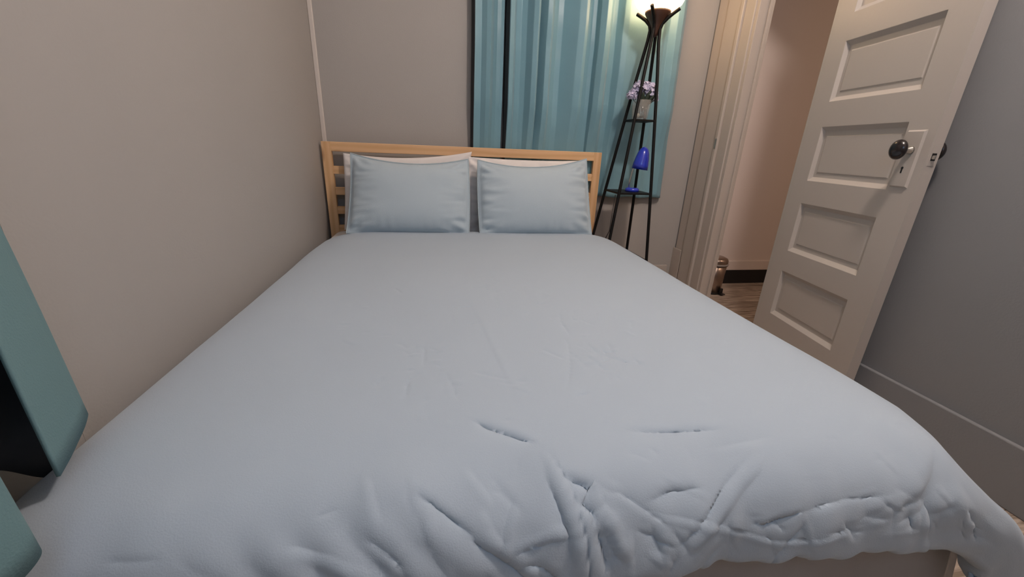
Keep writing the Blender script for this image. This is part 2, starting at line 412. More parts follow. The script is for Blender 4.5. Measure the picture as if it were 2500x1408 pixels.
# loose fitted sheet falling over the foot of the mattress
def foot_sheet():
    n, k_ = 200, 30; xs = np.linspace(-0.602, 0.968, n); zs = np.linspace(0.045, 0.405, k_)
    Xg, Zg = np.meshgrid(xs, zs, indexing='ij'); tz = (0.405 - Zg) / 0.36
    Xg = Xg - (Xg > 0.6) * (Xg - 0.6) / 0.368 * (0.968 - 0.885 - 0.20 * tz ** 0.5)
    Yg = -1.930 - 0.014 * tz ** 0.6 - 0.010 * tz * np.sin(Xg * 23 + 1.5 * np.sin(Xg * 5)) - 0.004 * tz * snoise(Xg * 3, Zg, 44, 3, 8.0)
    V = np.concatenate([np.stack([Xg, Yg, Zg], -1).reshape(-1, 3), np.stack([Xg, Yg + 0.003, Zg], -1).reshape(-1, 3)])
    I = np.arange(n * k_).reshape(n, k_); o = n * k_; fs = []
    for i in range(n - 1):
        for j in range(k_ - 1):
            fs.append((I[i, j], I[i + 1, j], I[i + 1, j + 1], I[i, j + 1])); fs.append((o + I[i, j], o + I[i, j + 1], o + I[i + 1, j + 1], o + I[i + 1, j]))
        mesh_obj('sheet_drop', V, fs, M_sheet, mt, smooth=True)
    # the same cloth along the open side of the bed
    ys = np.linspace(-1.944, -0.03, n); Yg, Zg = np.meshgrid(ys, zs, indexing='ij'); tz = (0.405 - Zg) / 0.36
    Xg = 0.885 + 0.20 * tz ** 0.5 + 0.006 * tz * np.sin(Yg * 21)
    V = np.concatenate([np.stack([Xg, Yg, Zg], -1).reshape(-1, 3), np.stack([Xg - 0.003, Yg, Zg], -1).reshape(-1, 3)])
    mesh_obj('sheet_drop', V, fs, M_sheet, mt, smooth=True)
foot_sheet()

# duvet ---------------------------------------------------------------
TOPZ = 0.487
def arc_profile(pts, n_per=14):
    """smooth polyline through (pos, drop) points -> arrays of arc length, pos, drop"""
    P = np.array(pts, float); t = np.arange(len(P)); tt = np.linspace(0, len(P) - 1, (len(P) - 1) * n_per + 1)
    def cr(v):
        out = []
        for x in tt:
            i = min(int(x), len(P) - 2); u = x - i
            p0 = v[max(i - 1, 0)]; p1 = v[i]; p2 = v[i + 1]; p3 = v[min(i + 2, len(P) - 1)]
            out.append(0.5 * ((2 * p1) + (-p0 + p2) * u + (2 * p0 - 5 * p1 + 4 * p2 - p3) * u * u + (-p0 + 3 * p1 - 3 * p2 + p3) * u ** 3))
        return np.array(out)
    a, d = cr(P[:, 0]), cr(P[:, 1])
    s = np.concatenate([[0], np.cumsum(np.hypot(np.diff(a), np.diff(d)))])
    return s, a, d
sR, xR_, dR = arc_profile([(0.50, 0), (0.70, 0.002), (0.82, 0.010), (0.90, 0.030), (0.952, 0.064), (0.980, 0.108), (0.993, 0.16), (0.998, 0.23), (0.999, 0.31)])
sL, xL_, dL = arc_profile([(-0.20, 0), (-0.36, 0.003), (-0.47, 0.012), (-0.555, 0.033), (-0.597, 0.066), (-0.612, 0.11), (-0.616, 0.17), (-0.618, 0.24)])
sF, yF_, dF = arc_profile([(1.60, 0), (1.75, 0.001), (1.84, 0.007), (1.91, 0.024), (1.955, 0.055), (1.978, 0.095), (1.988, 0.14), (1.992, 0.20), (1.993, 0.27), (1.993, 0.38)])
sH, yH_, dH = arc_profile([(0.42, 0), (0.30, 0.001), (0.245, 0.006), (0.222, 0.016), (0.213, 0.030)])
def mapx(a):
    X = a.copy(); D = np.zeros_like(a)
    m = a > 0.50; X[m] = np.interp(a[m] - 0.50, sR, xR_); D[m] = np.interp(a[m] - 0.50, sR, dR)
    m = a < -0.20; X[m] = np.interp(-0.20 - a[m], sL, xL_); D[m] = np.interp(-0.20 - a[m], sL, dL)
    return X, D
def mapy(b):
    Y = b.copy(); D = np.zeros_like(b)
    m = b > 1.60; Y[m] = np.interp(b[m] - 1.60, sF, yF_); D[m] = np.interp(b[m] - 1.60, sF, dF)
    m = b < 0.42; Y[m] = np.interp(0.42 - b[m], sH, yH_); D[m] = np.interp(0.42 - b[m], sH, dH)
    return Y, D
AMIN, AMAX = -0.20 - sL[-1] + 0.01, 0.50 + sR[-1] - 0.01
BMIN = 0.42 - sH[-1]
NA, NB = 440, 520
a1 = np.linspace(AMIN, AMAX, NA)
# hem length along the foot: arc length past b=1.60 for a given cross position
hx = np.array([-0.80, -0.45, -0.25, -0.05, 0.08, 0.17, 0.215, 0.25, 0.32, 0.50, 0.70, 0.84, 0.92, 0.98, 1.06, 1.3])
hd = np.array([0.34, 0.33, 0.31, 0.28, 0.25, 0.215, 0.165, 0.150, 0.152, 0.158, 0.170, 0.185, 0.215, 0.29, 0.38, 0.40])
Lf = 1.60 + np.interp(np.interp(a1, hx, hd), dF, sF)
Lf = Lf + 0.004 * np.sin(a1 * 41) + 0.003 * np.sin(a1 * 97 + 1)
t = np.linspace(0, 1, NB)
A = np.repeat(a1[:, None], NB, 1)
B = BMIN + (Lf[:, None] - BMIN) * t[None, :]
X, DX = mapx(A); Y, DY = mapy(B)
p = 1.35
D = (np.abs(DX) ** p + np.abs(DY) ** p) ** (1 / p)
lim = np.maximum(np.maximum(DX, DY), 0)
D = np.minimum(D, np.maximum(lim, 0.30))
fl = np.clip(np.minimum(DX, DY) / 0.2, 0, 1) * (A > 0)
X = X + fl * 0.035; Y = Y + fl * 0.02
Y = Y + 0.085 * np.clip(np.abs(A - 0.165) / 0.72, 0, 1) ** 5 * np.exp(-(Y - 0.213) / 0.12)
Z = TOPZ - D
cr_ = np.clip((A - 0.78) / 0.15, 0, 1) * np.clip((Y - 1.82) / 0.1, 0, 1)
X = X - cr_ * 0.042 * np.exp(-((D - 0.09) / 0.06) ** 2) + cr_ * 0.05 * np.clip((D - 0.14) / 0.12, 0, 1)
# slow puffiness of the filling
edge = np.clip(DX / 0.05, 0, 1)
puff = 0.0035 * snoise(A * 1.0, B * 1.0, 3, 3, 5.0)
foot = np.clip((B - 1.86) / 0.06, 0, 1)
puff += foot * 0.006 * snoise(A * 1.0, B * 0.6, 8, 3, 16.0)
gath = np.exp(-((A - 0.42) / 0.34) ** 2) * np.clip((B - 1.93) / 0.08, 0, 1)
puff += gath * 0.005 * snoise(A * 1.0, B * 0.5, 12, 3, 38.0)
puff += np.exp(-((A + 0.12) / 0.16) ** 2) * np.clip((B - 1.93) / 0.06, 0, 1) * 0.0035 * np.sin(A * 90 - B * 60 + 2 * np.sin(B * 20))
puff += np.clip((B - 1.94) / 0.08, 0, 1) * np.exp(-((A - 0.84) / 0.12) ** 2) * 0.006 * snoise(A, B, 19, 2, 55.0)
# named creases: polylines in (across, along) cloth coordinates, (height, width)
CRE = [
 ([(0.041, 1.813), (0.073, 1.834), (0.111, 1.854), (0.144, 1.873)], -0.0085, 0.0065, 1),
 ([(0.296, 1.863), (0.379, 1.869), (0.479, 1.872)], -0.0050, 0.009),
 ([(0.42, 1.905), (0.50, 1.900), (0.56, 1.898)], -0.0025, 0.010),
 ([(-0.052, 1.924), (-0.009, 1.952), (0.038, 1.987)], -0.006, 0.006),
 ([(0.026, 1.987), (0.061, 2.008), (0.089, 2.032), (0.112, 2.055), (0.13, 2.08)], -0.011, 0.006),
 ([(0.150, 1.890), (0.158, 1.906), (0.173, 1.959), (0.185, 2.005), (0.192, 2.065), (0.20, 2.10)], 0.010, 0.0045),
 ([(0.146, 1.92), (0.160, 1.959), (0.172, 2.005), (0.178, 2.065)], -0.006, 0.007),
 ([(0.176, 1.928), (0.198, 1.938), (0.217, 1.952)], -0.010, 0.007),
 ([(0.183, 1.957), (0.201, 1.973), (0.210, 1.986)], -0.009, 0.006),
 ([(0.205, 1.99), (0.215, 2.02), (0.225, 2.06)], -0.012, 0.009),
 ([(0.517, 1.927), (0.456, 1.962), (0.403, 2.006), (0.352, 2.049)], 0.0050, 0.009),
 ([(0.490, 1.922), (0.430, 1.958), (0.378, 2.002), (0.33, 2.040)], -0.004, 0.004),
 ([(0.272, 1.989), (0.294, 1.983), (0.333, 1.996), (0.401, 2.014), (0.455, 2.035), (0.51, 2.056), (0.57, 2.059), (0.643, 2.050), (0.695, 2.040)], 0.0035, 0.0035),
 ([(0.221, 1.970), (0.242, 2.017), (0.258, 2.047)], 0.009, 0.006),
 ([(0.467, 2.015), (0.488, 2.021), (0.521, 2.012), (0.553, 2.004)], -0.007, 0.005),
 ([(0.292, 1.968), (0.340, 1.958), (0.390, 1.959)], -0.005, 0.009),
 ([(0.073, 1.256), (0.098, 1.445), (0.124, 1.71), (0.137, 1.79)], 0.0012, 0.007),
 ([(0.030, 1.332), (0.083, 1.327)], -0.0013, 0.004),
 ([(0.045, 1.441), (0.103, 1.443)], -0.0014, 0.004),
 ([(0.051, 1.67), (0.090, 1.692), (0.125, 1.708)], -0.0016, 0.004),
 ([(0.005, 1.683), (0.018, 1.765)], -0.0016, 0.004),
 ([(-0.070, 1.69), (-0.073, 1.749)], -0.0014, 0.004),
 ([(0.286, 1.531), (0.287, 1.573), (0.265, 1.663), (0.242, 1.723), (0.216, 1.768)], -0.0016, 0.004),
 ([(0.322, 1.368), (0.305, 1.449), (0.306, 1.543)], -0.0013, 0.004),
 ([(0.215, 1.59), (0.258, 1.642)], -0.0014, 0.004), ([(0.277, 1.611), (0.297, 1.691)], -0.0014, 0.004),
 ([(0.330, 1.556), (0.342, 1.621), (0.419, 1.687)], -0.0016, 0.005), ([(0.411, 1.642), (0.418, 1.692)], -0.0014, 0.004),
 ([(-0.079, 0.964), (0.001, 1.02), (0.051, 1.04)], -0.0013, 0.006), ([(0.132, 1.088), (0.137, 1.178)], -0.0012, 0.004),
 ([(0.162, 1.132), (0.163, 1.404)], -0.0012, 0.004), ([(0.262, 1.158), (0.243, 1.284)], -0.0013, 0.005),
 ([(0.284, 1.235), (0.271, 1.334)], 0.0012, 0.005), ([(-0.048, 1.542), (-0.042, 1.581), (-0.044, 1.64)], -0.0014, 0.004),
 ([(0.501, 1.452), (0.478, 1.506)], -0.0014, 0.005), ([(0.092, 1.822), (0.110, 1.819)], -0.002, 0.004),
 ([(-0.111, 1.968), (-0.077, 1.992), (-0.055, 2.02)], -0.006, 0.006), ([(-0.055, 1.904), (-0.043, 1.954)], 0.0025, 0.004),
 ([(-0.118, 1.898), (-0.091, 1.97)], 0.003, 0.006), ([(0.552, 2.009), (0.635, 1.998), (0.718, 2.0)], -0.003, 0.007),
 ([(0.905, 2.02), (0.915, 2.055), (0.905, 2.10)], -0.010, 0.008), ([(0.768, 2.031), (0.773, 2.063)], -0.006, 0.006),
 ([(0.80, 2.02), (0.806, 2.07)], 0.006, 0.006),
 ([(-0.216, 1.977), (-0.153, 1.994), (-0.093, 2.026)], 0.005, 0.009), ([(0.085, 2.011), (0.141, 1.995), (0.183, 1.994)], 0.005, 0.004),
 ([(0.095, 2.03), (0.13, 2.04), (0.16, 2.07)], -0.005, 0.005), ([(-0.03, 1.93), (-0.02, 1.99)], 0.003, 0.005),
 ([(0.02, 1.90), (0.06, 1.955)], 0.0025, 0.006), ([(0.06, 1.91), (0.11, 1.97)], -0.002, 0.006),
 ([(0.30, 2.0), (0.315, 2.05)], -0.006, 0.008), ([(0.63, 2.03), (0.66, 2.07)], -0.004, 0.006),
 ([(0.86, 1.93), (0.80, 1.985), (0.72, 2.02)], 0.003, 0.012),
]
rs = np.random.RandomState(11)
for (cx, cy, sx, sy, n, am, ang) in ((0.30, 2.02, 0.12, 0.03, 34, 0.0035, 1.2), (0.60, 2.03, 0.16, 0.025, 34, 0.0028, 0.2), (0.0, 1.98, 0.12, 0.03, 26, 0.0022, 0.9), (0.16, 1.96, 0.05, 0.04, 18, 0.004, 1.2),
                                     (0.85, 2.03, 0.05, 0.03, 16, 0.0035, 1.3), (-0.35, 2.0, 0.12, 0.03, 14, 0.0025, 0.5), (0.45, 1.95, 0.25, 0.03, 22, 0.0016, 0.2)):
    for i in range(n // 2):
        x0 = rs.normal(cx, sx); y0 = rs.normal(cy, sy); th = ang + rs.normal(0, 0.5); l = rs.uniform(0.03, 0.10)
        CRE.append(([(x0, y0), (x0 + 0.5 * l * math.cos(th) + rs.normal(0, .004), y0 + 0.5 * l * math.sin(th)), (x0 + l * math.cos(th), y0 + l * math.sin(th))], am * rs.choice([-1, -1, 1]) * rs.uniform(.4, 1.0), rs.uniform(0.003, 0.006)))
rs = np.random.RandomState(5)
for (cx, cy, sx, sy, n, am) in ((0.14, 1.12, 0.04, 0.10, 16, 0.0011), (0.26, 1.22, 0.04, 0.06, 8, 0.0011), (0.36, 1.62, 0.05, 0.07, 22, 0.0014), (0.31, 1.47, 0.03, 0.08, 10, 0.0012),
                                (-0.06, 1.58, 0.04, 0.07, 12, 0.0011), (-0.18, 1.38, 0.07, 0.12, 8, 0.0009), (0.02, 1.70, 0.08, 0.05, 8, 0.0011), (0.35, 1.84, 0.2, 0.05, 8, 0.0012)):
    for i in range(n):
        x0 = rs.normal(cx, sx); y0 = rs.normal(cy, sy); th = rs.uniform(0, math.pi); l = rs.uniform(0.012, 0.05)
        y1 = y0 + l * 1.6 * math.sin(th); x1 = x0 + l * math.cos(th)
        CRE.append(([(x0, y0), ((x0 + x1) / 2 + rs.normal(0, .004), (y0 + y1) / 2), (x1, y1)], am * rs.choice([-1, -1, 1]) * rs.uniform(.6, 1.2), rs.uniform(0.003, 0.005)))
for ent in CRE:
    pts, h, w = ent[:3]
    if max(q_[1] for q_ in pts) < 1.80: h = h * 1.5
    P = np.array(pts); best = np.full(A.shape, 9.0); tp = np.zeros(A.shape); tot = 0
    segL = np.hypot(*np.diff(P, axis=0).T); TL = segL.sum()
    lo, hi = P.min(0) - 4 * w, P.max(0) + 4 * w
    ia = np.where((a1 > lo[0]) & (a1 < hi[0]))[0]
    if not len(ia): continue
    sl = slice(ia[0], ia[-1] + 1)
    a_, b_ = A[sl], B[sl]; best = np.full(a_.shape, 9.0); tp = np.zeros(a_.shape); sgn = np.ones(a_.shape); flip = ent[3] if len(ent) > 3 else (1 if (int(abs(P[0, 0] * 997)) % 2) else -1)
    for i in range(len(P) - 1):
        d = P[i + 1] - P[i]; u = np.clip(((a_ - P[i, 0]) * d[0] + (b_ - P[i, 1]) * d[1]) / (d @ d), 0, 1)
        r = np.hypot(a_ - P[i, 0] - u * d[0], b_ - P[i, 1] - u * d[1])
        cs_ = (a_ - P[i, 0]) * d[1] - (b_ - P[i, 1]) * d[0]
        m = r < best; best[m] = r[m]; sgn[m] = np.sign(cs_[m]) * flip; tp[m] = (tot + u[m] * segL[i]) / TL
        tot += segL[i]
    taper = np.clip(np.sin(np.clip(tp, 0.02, 0.98) * math.pi) * 1.4, 0.05, 1)
    ww = w * (0.5 + 0.5 * taper)
    g = np.where(sgn > 0, np.exp(-(best / (ww * 0.55)) ** 2), np.exp(-(best / (ww * 1.9)) ** 1.3)) - 0.15 * np.exp(-(best / (w * 3)) ** 2)
    puff[sl] += h * taper * g
puff = 0.013 * np.tanh(puff / 0.013)
P3 = np.stack([X, -Y, Z], -1)
ga = np.gradient(P3, axis=0); gb = np.gradient(P3, axis=1)
Nn = np.cross(gb, ga); Nn /= np.linalg.norm(Nn, axis=-1, keepdims=True) + 1e-9
if Nn[NA // 2, NB // 3, 2] < 0: Nn = -Nn
# smooth the normals near the collapsed corner
keep = np.clip((-0.55 - X) / 0.03, 0, 1) * 0 + np.where(X < -0.59, 0.15, 1.0)
P3 = P3 + Nn * (puff * keep)[..., None]
# rolled hem at the foot: last rows curl in under the edge
nh = 14
hem = []
base = P3[:, -1, :]
nrm = Nn[:, -1, :]; dn = P3[:, -1] - P3[:, -4]; dn /= np.linalg.norm(dn, axis=-1, keepdims=True)
for i in range(1, nh + 1):
    th = math.pi * i / nh; r = 0.015
    hem.append(base + dn * (r * math.sin(th)) - nrm * (r * (1 - math.cos(th))))
for i in range(1, 6): hem.append(hem[nh - 1] - dn * 0.008 * i)
P3 = np.concatenate([P3, np.stack(hem, 1)], 1)
P3[..., 0] = np.maximum(P3[..., 0], -0.638)
NB2 = P3.shape[1]
idx = np.arange(NA * NB2).reshape(NA, NB2)
F = np.stack([idx[:-1, :-1], idx[1:, :-1], idx[1:, 1:], idx[:-1, 1:]], -1).reshape(-1, 4)
me = bpy.data.meshes.new('duvet')
me.vertices.add(NA * NB2); me.vertices.foreach_set('co', P3.reshape(-1))
me.loops.add(F.size); me.loops.foreach_set('vertex_index', F.reshape(-1).astype(np.int32))
me.polygons.add(len(F)); me.polygons.foreach_set('loop_start', np.arange(0, F.size, 4, dtype=np.int32)); me.polygons.foreach_set('loop_total', np.full(len(F), 4, dtype=np.int32))
me.update(); me.validate(); me.polygons.foreach_set('use_smooth', [True] * len(F)); me.materials.append(M_duvet)
duvet = bpy.data.objects.new('duvet', me); COL.objects.link(duvet)
so = duvet.modifiers.new('solidify', 'SOLIDIFY'); so.thickness = 0.010; so.offset = -1 if Nn[NA // 2, NB // 3, 2] > 0 else 1
tag(duvet, 'wrinkled pale blue-grey duvet spread over the mattress', 'duvet')

# pillows ---------------------------------------------------------------
def pillow(name, BL, BR, TR_, TL_, thick, m, label, group, sag=(0.03, 0.012, 0.012, 0.012), seed=1, flange=0.0, wr=0.004, pm=None, corner=0.5):
    """sag = inward bow of top, bottom, left, right edges"""
    BL, BR, TR_, TL_ = map(np.array, (BL, BR, TR_, TL_))
    nu, nv = 72, 54
    u = np.linspace(-1, 1, nu); v = np.linspace(-1, 1, nv)
    U, V = np.meshgrid(u, v, indexing='ij')
    ex = np.linalg.norm(BR - BL); ez = np.linalg.norm(TL_ - BL)
    def plane(U, V):
        s = (U[..., None] + 1) / 2; t = (V[..., None] + 1) / 2
        return (BL * (1 - s) + BR * s) * (1 - t) + (TL_ * (1 - s) + TR_ * s) * t
    bow = lambda q: (1 - q * q)
    V2 = V - np.clip(V, 0, 1) ** 2 * bow(U) * sag[0] * 2 / ez + np.clip(-V, 0, 1) ** 2 * bow(U) * sag[1] * 2 / ez
    U2 = U + np.clip(-U, 0, 1) ** 2 * bow(V) * sag[2] * 2 / ex - np.clip(U, 0, 1) ** 2 * bow(V) * sag[3] * 2 / ex
    mid = plane(U2, V2)
    n = np.cross(BR - BL, TL_ - BL); n /= np.linalg.norm(n)
    if n[1] > 0: n = -n
    fu = np.clip((1 - np.abs(U)) / 1.0, 0, 1); fv = np.clip((1 - np.abs(V)), 0, 1)
    e = flange
    gu = np.clip((fu - e * 2 / ex) / (1 - e * 2 / ex), 0, 1); gv = np.clip((fv - e * 2 / ez) / (1 - e * 2 / ez), 0, 1)
    th = (1 - (1 - gu) ** 2.6) ** corner * (1 - (1 - gv) ** 2.6) ** corner
    th = th * thick + 0.0015
    # gathered wrinkles run inwards from the edges and corners
    au = np.abs(U); av = np.abs(V)
    w1 = wr * np.clip(au - 0.45, 0, 1) * 1.8 * snoise(U * 3, V * ez / ex * 16, seed, 2, 2.2) 
    w2 = wr * 0.6 * np.clip(av - 0.55, 0, 1) * 1.8 * snoise(U * 14, V * 2, seed + 3, 2, 1.6)
    w3 = wr * 0.35 * snoise(U * 2, V * 2, seed + 9, 3, 1.8)
    cw = wr * 1.8 * np.clip(au + av - 1.25, 0, 1) * np.sin((U * np.sign(V) - V * np.sign(U)) * 20 + 2 * U)
    env = np.clip(np.minimum(gu, gv) * 14, 0, 1)
    front = mid + n * (th + (w1 + w2 + w3 + cw) * env)[..., None]
    back = mid - n * (th * 0.8)[..., None]
    verts = np.concatenate([front.reshape(-1, 3), back.reshape(-1, 3)])
    I = np.arange(nu * nv).reshape(nu, nv); faces = []
    for i in range(nu - 1):
        for j in range(nv - 1):
            faces.append((I[i, j], I[i, j + 1], I[i + 1, j + 1], I[i + 1, j]))
            o = nu * nv; faces.append((o + I[i, j], o + I[i + 1, j], o + I[i + 1, j + 1], o + I[i, j + 1]))
    ring = [I[i, 0] for i in range(nu)] + [I[nu - 1, j] for j in range(1, nv)] + [I[i, nv - 1] for i in range(nu - 2, -1, -1)] + [I[0, j] for j in range(nv - 2, 0, -1)]
    o = nu * nv
    for a, b in zip(ring, ring[1:] + ring[:1]): faces.append((a, b, o + b, o + a))
    ob = mesh_obj(name, verts, faces, m, smooth=True)
    tag(ob, label, 'pillow', group)
    if pm:
        loop = [Vector(tuple((front.reshape(-1, 3)[q] + back.reshape(-1, 3)[q]) / 2)) for q in ring]
        bm = bmesh.new(); add_tube(bm, loop + [loop[0]], 0.0032, 8, cap=False)
        bm_obj('piping', bm, pm, ob, smooth=True)
    return ob
# white sleeping pillows behind
pillow('pillow', (-0.535, -0.085, 0.462), (0.10, -0.090, 0.462), (0.165, -0.038, 0.894), (-0.515, -0.035, 0.862), 0.030, M_white,
       'white pillow behind the left blue cushion, nearer the side wall', 'white pillows', sag=(0.028, 0.0, 0.006, 0.006), seed=21, wr=0.004)
pillow('pillow', (0.128, -0.150, 0.462), (0.825, -0.100, 0.462), (0.800, -0.050, 0.868), (0.140, -0.085, 0.868), 0.034, M_white,
       'white crumpled pillow behind the right blue cushion, nearer the lamp', 'white pillows', sag=(0.008, 0.0, 0.006, 0.006), seed=33, wr=0.009)
# blue shams in front
pillow('pillow', (-0.478, -0.300, 0.490), (0.133, -0.300, 0.486), (0.136, -0.165, 0.858), (-0.452, -0.160, 0.866), 0.085, M_sham,
       'pale blue piped cushion leaning on the left white pillow', 'blue cushions', sag=(0.040, -0.004, 0.010, -0.006), seed=5, flange=0.012, wr=0.009, pm=M_shamp)
pillow('pillow', (0.193, -0.300, 0.482), (0.812, -0.300, 0.486), (0.787, -0.165, 0.882), (0.188, -0.165, 0.856), 0.085, M_sham,
       'pale blue piped cushion leaning on the right white pillow, nearer the lamp', 'blue cushions', sag=(0.042, -0.004, -0.006, 0.004), seed=14, flange=0.012, wr=0.009, pm=M_shamp)

# ---------------------------------------------------------------- window curtains behind the headboard
def curtain(name, ctl, z0, z1, m, label, group, y0=0.086, nz=60, drift=0.0, seed=1, th=0.003, x0edge=True):
    """ctl: (x, depth towards the room); smooth pleats, blackout lining on the back"""
    xs = np.array([c[0] for c in ctl]); ds = np.array([c[1] for c in ctl])
    n = 260
    q = np.linspace(0, len(ctl) - 1, n)
    def sm(v):
        i = np.minimum(q.astype(int), len(v) - 2); u = q - i; u = u * u * (3 - 2 * u) * 0.7 + u * 0.3
        return v[i] * (1 - u) + v[i + 1] * u
    X1, D1 = sm(xs), sm(ds)
    zz = np.linspace(0, 1, nz)
    Xg = np.repeat(X1[:, None], nz, 1); Dg = np.repeat(D1[:, None], nz, 1); Zt = np.repeat(zz[None, :], n, 0)
    Zg = z0 + (z1 - z0) * Zt + (1 - Zt) ** 6 * 0.004 * np.sin(Xg * 40)
    Dg = Dg * (0.80 + 0.95 * np.clip((Zg - 0.93) / 0.22, 0, 1)) + 0.004 * snoise(Xg * 8, Zg * 3.0, seed, 3, 1.5) + 0.0024 * snoise(Xg * 6 + Zg * 2, Zg * 7, seed + 5, 3, 3.0)
    Dg = np.maximum(Dg, 0.0)
    Xg = Xg + 0.035 * np.clip(Xg - 0.9, 0, 1) / 0.41 * (1 - Zt)
    Xg = Xg + 0.004 * snoise(Xg * 5, Zg * 2.5, seed + 2, 2, 1.5)
    front = np.stack([Xg, y0 - Dg, Zg], -1)
    gx = np.gradient(front, axis=0); gz = np.gradient(front, axis=1); nn = np.cross(gx, gz); nn /= np.linalg.norm(nn, axis=-1, keepdims=True)
    nn[nn[..., 1] > 0] *= -1
    back = front - nn * th
    V = np.concatenate([front.reshape(-1, 3), back.reshape(-1, 3)]); I = np.arange(n * nz).reshape(n, nz); o = n * nz
    faces = []; fm = []
    for i in range(n - 1):
        for j in range(nz - 1):
            faces.append((I[i, j], I[i + 1, j], I[i + 1, j + 1], I[i, j + 1])); fm.append(1 if X1[i] < xs[0] + 0.013 else 0)
            faces.append((o + I[i, j], o + I[i, j + 1], o + I[i + 1, j + 1], o + I[i + 1, j])); fm.append(1)
    for i in range(n - 1):
        faces.append((I[i, 0], o + I[i, 0], o + I[i + 1, 0], I[i + 1, 0])); fm.append(0)
        faces.append((I[i, nz - 1], I[i + 1, nz - 1], o + I[i + 1, nz - 1], o + I[i, nz - 1])); fm.append(0)
    for i, mi in ((0, 1), (n - 1, 0)):
        for j in range(nz - 1): faces.append((I[i, j], I[i, j + 1], o + I[i, j + 1], o + I[i, j])); fm.append(mi)
    ob = mesh_obj(name, V, faces, None, smooth=True, mats=[m, M_lining], fmat=fm)
    return tag(ob, label, 'curtain', group)
c1 = [(0.165, 0.000), (0.166, 0.022), (0.180, 0.040), (0.215, 0.034), (0.240, 0.046), (0.262, 0.050), (0.280, 0.030), (0.300, 0.020), (0.322, 0.018), (0.338, 0.020)]
curtain('curtain', c1, 0.70, 2.08, M_teal, 'narrow teal satin curtain at the left of the window behind the headboard', 'teal window curtains', seed=3)
c2 = [(0.346, 0.0), (0.347, 0.034), (0.362, 0.062), (0.385, 0.056), (0.400, 0.030), (0.430, 0.022), (0.458, 0.030), (0.485, 0.062), (0.510, 0.068), (0.520, 0.060), (0.522, 0.014),
      (0.535, 0.030), (0.560, 0.058), (0.585, 0.060), (0.605, 0.030), (0.630, 0.018), (0.660, 0.020), (0.690, 0.036), (0.730, 0.060), (0.765, 0.068), (0.782, 0.062), (0.786, 0.020),
      (0.830, 0.010), (0.852, 0.012), (0.858, 0.044), (0.885, 0.060), (0.910, 0.052), (0.930, 0.024), (0.955, 0.020), (0.975, 0.050), (1.00, 0.056), (1.06, 0.052), (1.10, 0.050),
      (1.13, 0.040), (1.15, 0.046), (1.175, 0.058), (1.195, 0.044), (1.215, 0.040), (1.245, 0.054), (1.275, 0.050), (1.300, 0.030), (1.312, 0.010)]
c2 = [(x + 0.05 * max(0, x - 0.9) / 0.41, d * 0.85) for x, d in c2]
curtain('curtain', c2, 0.655, 2.08, M_teal, 'wide teal satin curtain behind the floor lamp', 'teal window curtains', seed=7)
rod = thing('curtain_rod', 'curtain rod above the window behind the headboard, over the teal curtains', 'curtain rod')
tube('rod', [(0.10, 0.050, 2.092), (1.40, 0.050, 2.092)], 0.008, M_black, rod)
for x in (0.12, 1.38): box('bracket', x - 0.008, x + 0.008, 0.044, 0.100, 2.075, 2.105, M_black, rod)

# ---------------------------------------------------------------- tower floor lamp
LX, LY = 1.037, -0.140; LEAN = 0.040
lamp = thing('floor_lamp', 'black four-legged tower floor lamp with shelves and a lit glass bowl', 'floor lamp', (LX, LY, 0))
angs = [math.radians(-44 + 90 * k) for k in range(4)]
rz = [(0.0, 0.226), (0.35, 0.181), (0.712, 0.135), (1.096, 0.084), (1.30, 0.056), (1.475, 0.029), (1.528, 0.025), (1.551, 0.033), (1.574, 0.056), (1.592, 0.082), (1.608, 0.108)]
for i, a in enumerate(angs):
    pts = []
    dense = np.linspace(0, len(rz) - 1, 60)
    for q in dense:
        k_ = min(int(q), len(rz) - 2); f = q - k_
        z = rz[k_][0] * (1 - f) + rz[k_ + 1][0] * f; r = rz[k_][1] * (1 - f) + rz[k_ + 1][1] * f
        pts.append((r * math.cos(a) + LEAN * z, r * math.sin(a), z))
    # the flared last stretch follows the glass bowl
    tube('leg', pts, [0.0086] * 60, M_black, lamp, 12)
def shelf(z, r):
    bm = bmesh.new(); c = [Vector((r * math.cos(a) + LEAN * z, r * math.sin(a), 0)) for a in angs]
    lo = [bm.verts.new(v + Vector((0, 0, z - 0.010))) for v in c]; hi = [bm.verts.new(v + Vector((0, 0, z))) for v in c]
    bm.faces.new(lo[::-1]); bm.faces.new(hi)
    for k_ in range(4): bm.faces.new((lo[k_], lo[(k_ + 1) % 4], hi[(k_ + 1) % 4], hi[k_]))
    return bm_obj('shelf', bm, M_black, lamp, bevel=0.002)
shelf(0.712, 0.141); shelf(1.096, 0.090); shelf(0.330, 0.188)
TL_ = Matrix.Translation((LEAN * 1.6, 0, 0.006))
lathe('cup', [(0, 1.488), (0.012, 1.490), (0.017, 1.505), (0.024, 1.530), (0.036, 1.553), (0.050, 1.572), (0.062, 1.590), (0.066, 1.602), (0.060, 1.601), (0.0, 1.575)], M_bronze, lamp, T=TL_)
lathe('glass_bowl', [(0.0, 1.598), (0.062, 1.598), (0.090, 1.610), (0.112, 1.630), (0.126, 1.660), (0.131, 1.70), (0.128, 1.73), (0.120, 1.765), (0.105, 1.79), (0.102, 1.79), (0.116, 1.765), (0.124, 1.73), (0.126, 1.70), (0.121, 1.664), (0.107, 1.636), (0.06, 1.605), (0.0, 1.603)], M_shade, lamp, T=TL_)
tube('cord', [(-0.086, -0.096, 0.70), (-0.105, -0.118, 0.50), (-0.155, -0.10, 0.36), (-0.185, -0.05, 0.20), (-0.20, 0.02, 0.02)], 0.0025, M_plastic, lamp, 8)

